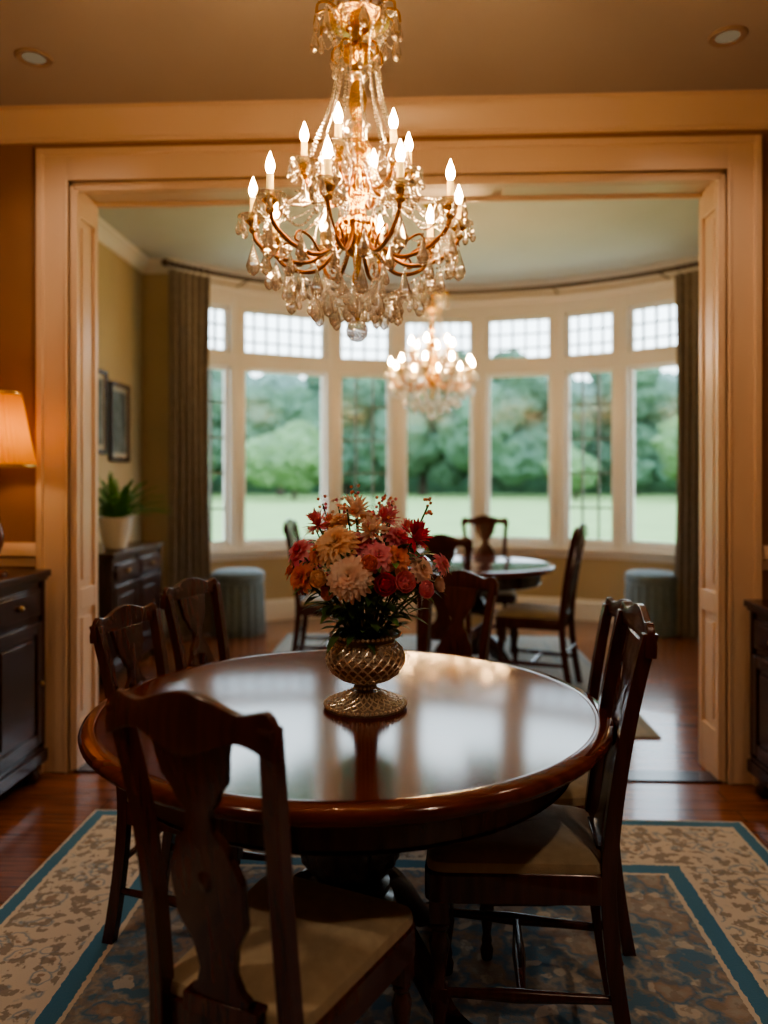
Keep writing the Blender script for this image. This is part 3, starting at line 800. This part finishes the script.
def picture(y0,y1,z0,z1):
    b=MB(); 
    b.box((0,0,0),(.012,y1-y0,z1-z0),1)
    f=.035
    for (a,c,d,e) in ((0,f,0,z1-z0),(y1-y0-f,y1-y0,0,z1-z0),(f,y1-y0-f,0,f),(f,y1-y0-f,z1-z0-f,z1-z0)):
        b.box((.0,a,d),(.028,c,e),0)
    b.box((.012,.06,.07),(.014,y1-y0-.06,z1-z0-.07),2)
    place('framed_picture',b.mesh('framed_picture',[M_dark,M_mat,M_picture]),(-2.45,y0,z0),bevel=.002)
picture(5.45,5.93,1.55,2.2); picture(6.0,6.40,1.50,2.14)

def ottoman():
    b=MB(); N=120
    rings=[]
    for r,z,am in ((.225,.0,.012),(.235,.015,.012),(.228,.20,.010),(.222,.40,.007),(.222,.455,.003)):
        rings.append([((r+am*math.sin(20*2*pi*q/N))*math.cos(2*pi*q/N),(r+am*math.sin(20*2*pi*q/N))*math.sin(2*pi*q/N),z) for q in range(N)])
    b.loft(rings,0,True)
    b.lathe([(.0,.45),(.225,.45),(.232,.458),(.225,.466),(.232,.48),(.234,.51),(.226,.54),(.19,.56),(.10,.568),(0,.57)],48,0)
    return b.mesh('ottoman',[M_otto])
OT=ottoman(); place('ottoman',OT,(-1.58,6.72,0)); place('ottoman',OT,(2.07,6.90,0),scale=(1,1,.97))

def curtain(a0,a1,RR):
    b=MB(); cols=90; rows=14; rings=[]
    for i in range(rows+1):
        t=i/rows; z=3.12-(3.105)*t; row=[]
        gather=1-.10*math.sin(t*pi)
        for j in range(cols+1):
            s=j/cols; am=(.022+.022*t); a=math.radians((a0+a1)/2+(a1-a0)*(s-.5)*gather*(1+.1*t))
            r=RR+am*math.sin(s*2*pi*6+.4*math.sin(t*3))+.008*math.sin(s*31+t*5)
            row.append((ARC[0]+r*math.sin(a),ARC[1]+r*math.cos(a),z))
        rings.append(row)
    b.loft(rings,0,True,cap=False,closed=False)
    for j in range(7):
        a=math.radians(a0+(a1-a0)*(j+.5)/7); c=(ARC[0]+RR*math.sin(a),ARC[1]+RR*math.cos(a),3.165)
        n=Vector((math.sin(a),math.cos(a),0))
        b.tube([Vector(c)+n*.026*math.cos(q)+Vector((0,0,1))*.026*math.sin(q) for q in [2*pi*k/12 for k in range(13)]],.003,5,1)
    o=place('curtain',b.mesh('curtain',[M_curt,M_iron]))
    return o
curtain(-51.5,-43.8,2.94); curtain(42.0,49.5,2.97)
b=MB(); b.tube([(*arcp(a,2.955),3.165) for a in [-52+ (102.5)*k/60 for k in range(61)]],.018,10,0)
for a in (-52,50.5): b.sph((*arcp(a,2.955),3.165),.034,0,2)
for a in (-36,-7.5,20.5,39):
    p=arcp(a,2.955); q=arcp(a,3.27 if a!=39 else 3.24); b.tube([(*p,3.165),(*q,3.165)],.008,6,0)
place('curtain_rod',b.mesh('curtain_rod',[M_iron]))

b=MB(); b.lathe([(0,0),(.06,0),(.05,.015),(.03,.03),(.10,.06),(.14,.09),(.135,.09),(.09,.06),(0,.05)],32,0)
for k in range(26):
    a=rp.uniform(0,2*pi); r=rp.uniform(0,.10); b.sph((r*math.cos(a),r*math.sin(a),.09+.05*(1-(r/.1)**2)+rp.uniform(-.01,.02)),rp.uniform(.022,.034),1 if k%3 else 2,2)
for k in range(30):
    a=rp.uniform(0,2*pi); p=Vector((.09*math.cos(a),.09*math.sin(a),.10)); d=Vector((math.cos(a),math.sin(a),.5)); s=Vector((-math.sin(a),math.cos(a),0))
    b.add([p,p+d*.03+s*.012,p+d*.07,p+d*.03-s*.012],[(0,1,2,3)],1,True)
M_app=mat('green_apple',(.30,.36,.06),.35)
place('fruit_bowl',b.mesh('fruit_bowl',[M_ceram,M_fern,M_app]),(.14,5.38,TZ+.001))

# recessed downlights; the unseen pair nearer the camera is added as front fill
M_ring=mat('downlight_ring',(.34,.26,.20),.5)
for i,(x,y) in enumerate(((-1.54,3.03),(1.185,3.0),(-1.54,.4),(1.185,.4))):
    b=MB(); b.lathe([(.066,-.010),(.070,-.006),(.072,0),(.045,0),(.045,-.006),(.066,-.010)],40,0,cap=False)
    b.lathe([(0,-.004),(.045,-.004),(.045,-.001),(0,-.001)],32,1)
    place('downlight_and_fill',b.mesh('downlight_and_fill',[M_ring,M_can]),(x,y,3.05))
    ld=bpy.data.lights.new('downlight_and_fill_beam','SPOT'); ld.energy=62 if y<1 else 14; ld.color=(1,.74,.52); ld.spot_size=math.radians(140); ld.spot_blend=1; ld.shadow_soft_size=.06
    lo=bpy.data.objects.new('downlight_and_fill_beam',ld); COL.objects.link(lo); lo.location=(x,y,3.02)

# ------------------------------------------------------------------ world
W=bpy.data.worlds.new('overcast_sky'); S.world=W; W.use_nodes=True; nt=W.node_tree
bg=nt.nodes['Background']
tc=nt.nodes.new('ShaderNodeTexCoord'); sp=nt.nodes.new('ShaderNodeSeparateXYZ'); nt.links.new(tc.outputs['Generated'],sp.inputs[0])
r=nt.nodes.new('ShaderNodeValToRGB'); nt.links.new(sp.outputs[2],r.inputs[0])
r.color_ramp.elements[0].position=0; r.color_ramp.elements[0].color=(.86,.94,1,1)
r.color_ramp.elements[1].position=.7; r.color_ramp.elements[1].color=(.60,.79,1,1)
nt.links.new(r.outputs[0],bg.inputs[0]); bg.inputs[1].default_value=4.7

# ------------------------------------------------------------------ camera
cd=bpy.data.cameras.new('camera'); cam=bpy.data.objects.new('camera',cd); COL.objects.link(cam)
cd.sensor_fit='VERTICAL'; cd.sensor_height=36; cd.sensor_width=27; cd.lens=27.07; cd.shift_y=-.03125
cam.location=(0,0,1.35); cam.rotation_euler=(pi/2,0,math.radians(2.5))
cd.dof.use_dof=True; cd.dof.focus_distance=1.88; cd.dof.aperture_fstop=1.45
cd.clip_start=.05; cd.clip_end=500
S.camera=cam
S.view_settings.view_transform='AgX'
try: S.view_settings.look='AgX - Medium High Contrast'
except Exception: pass
S.view_settings.exposure=.22
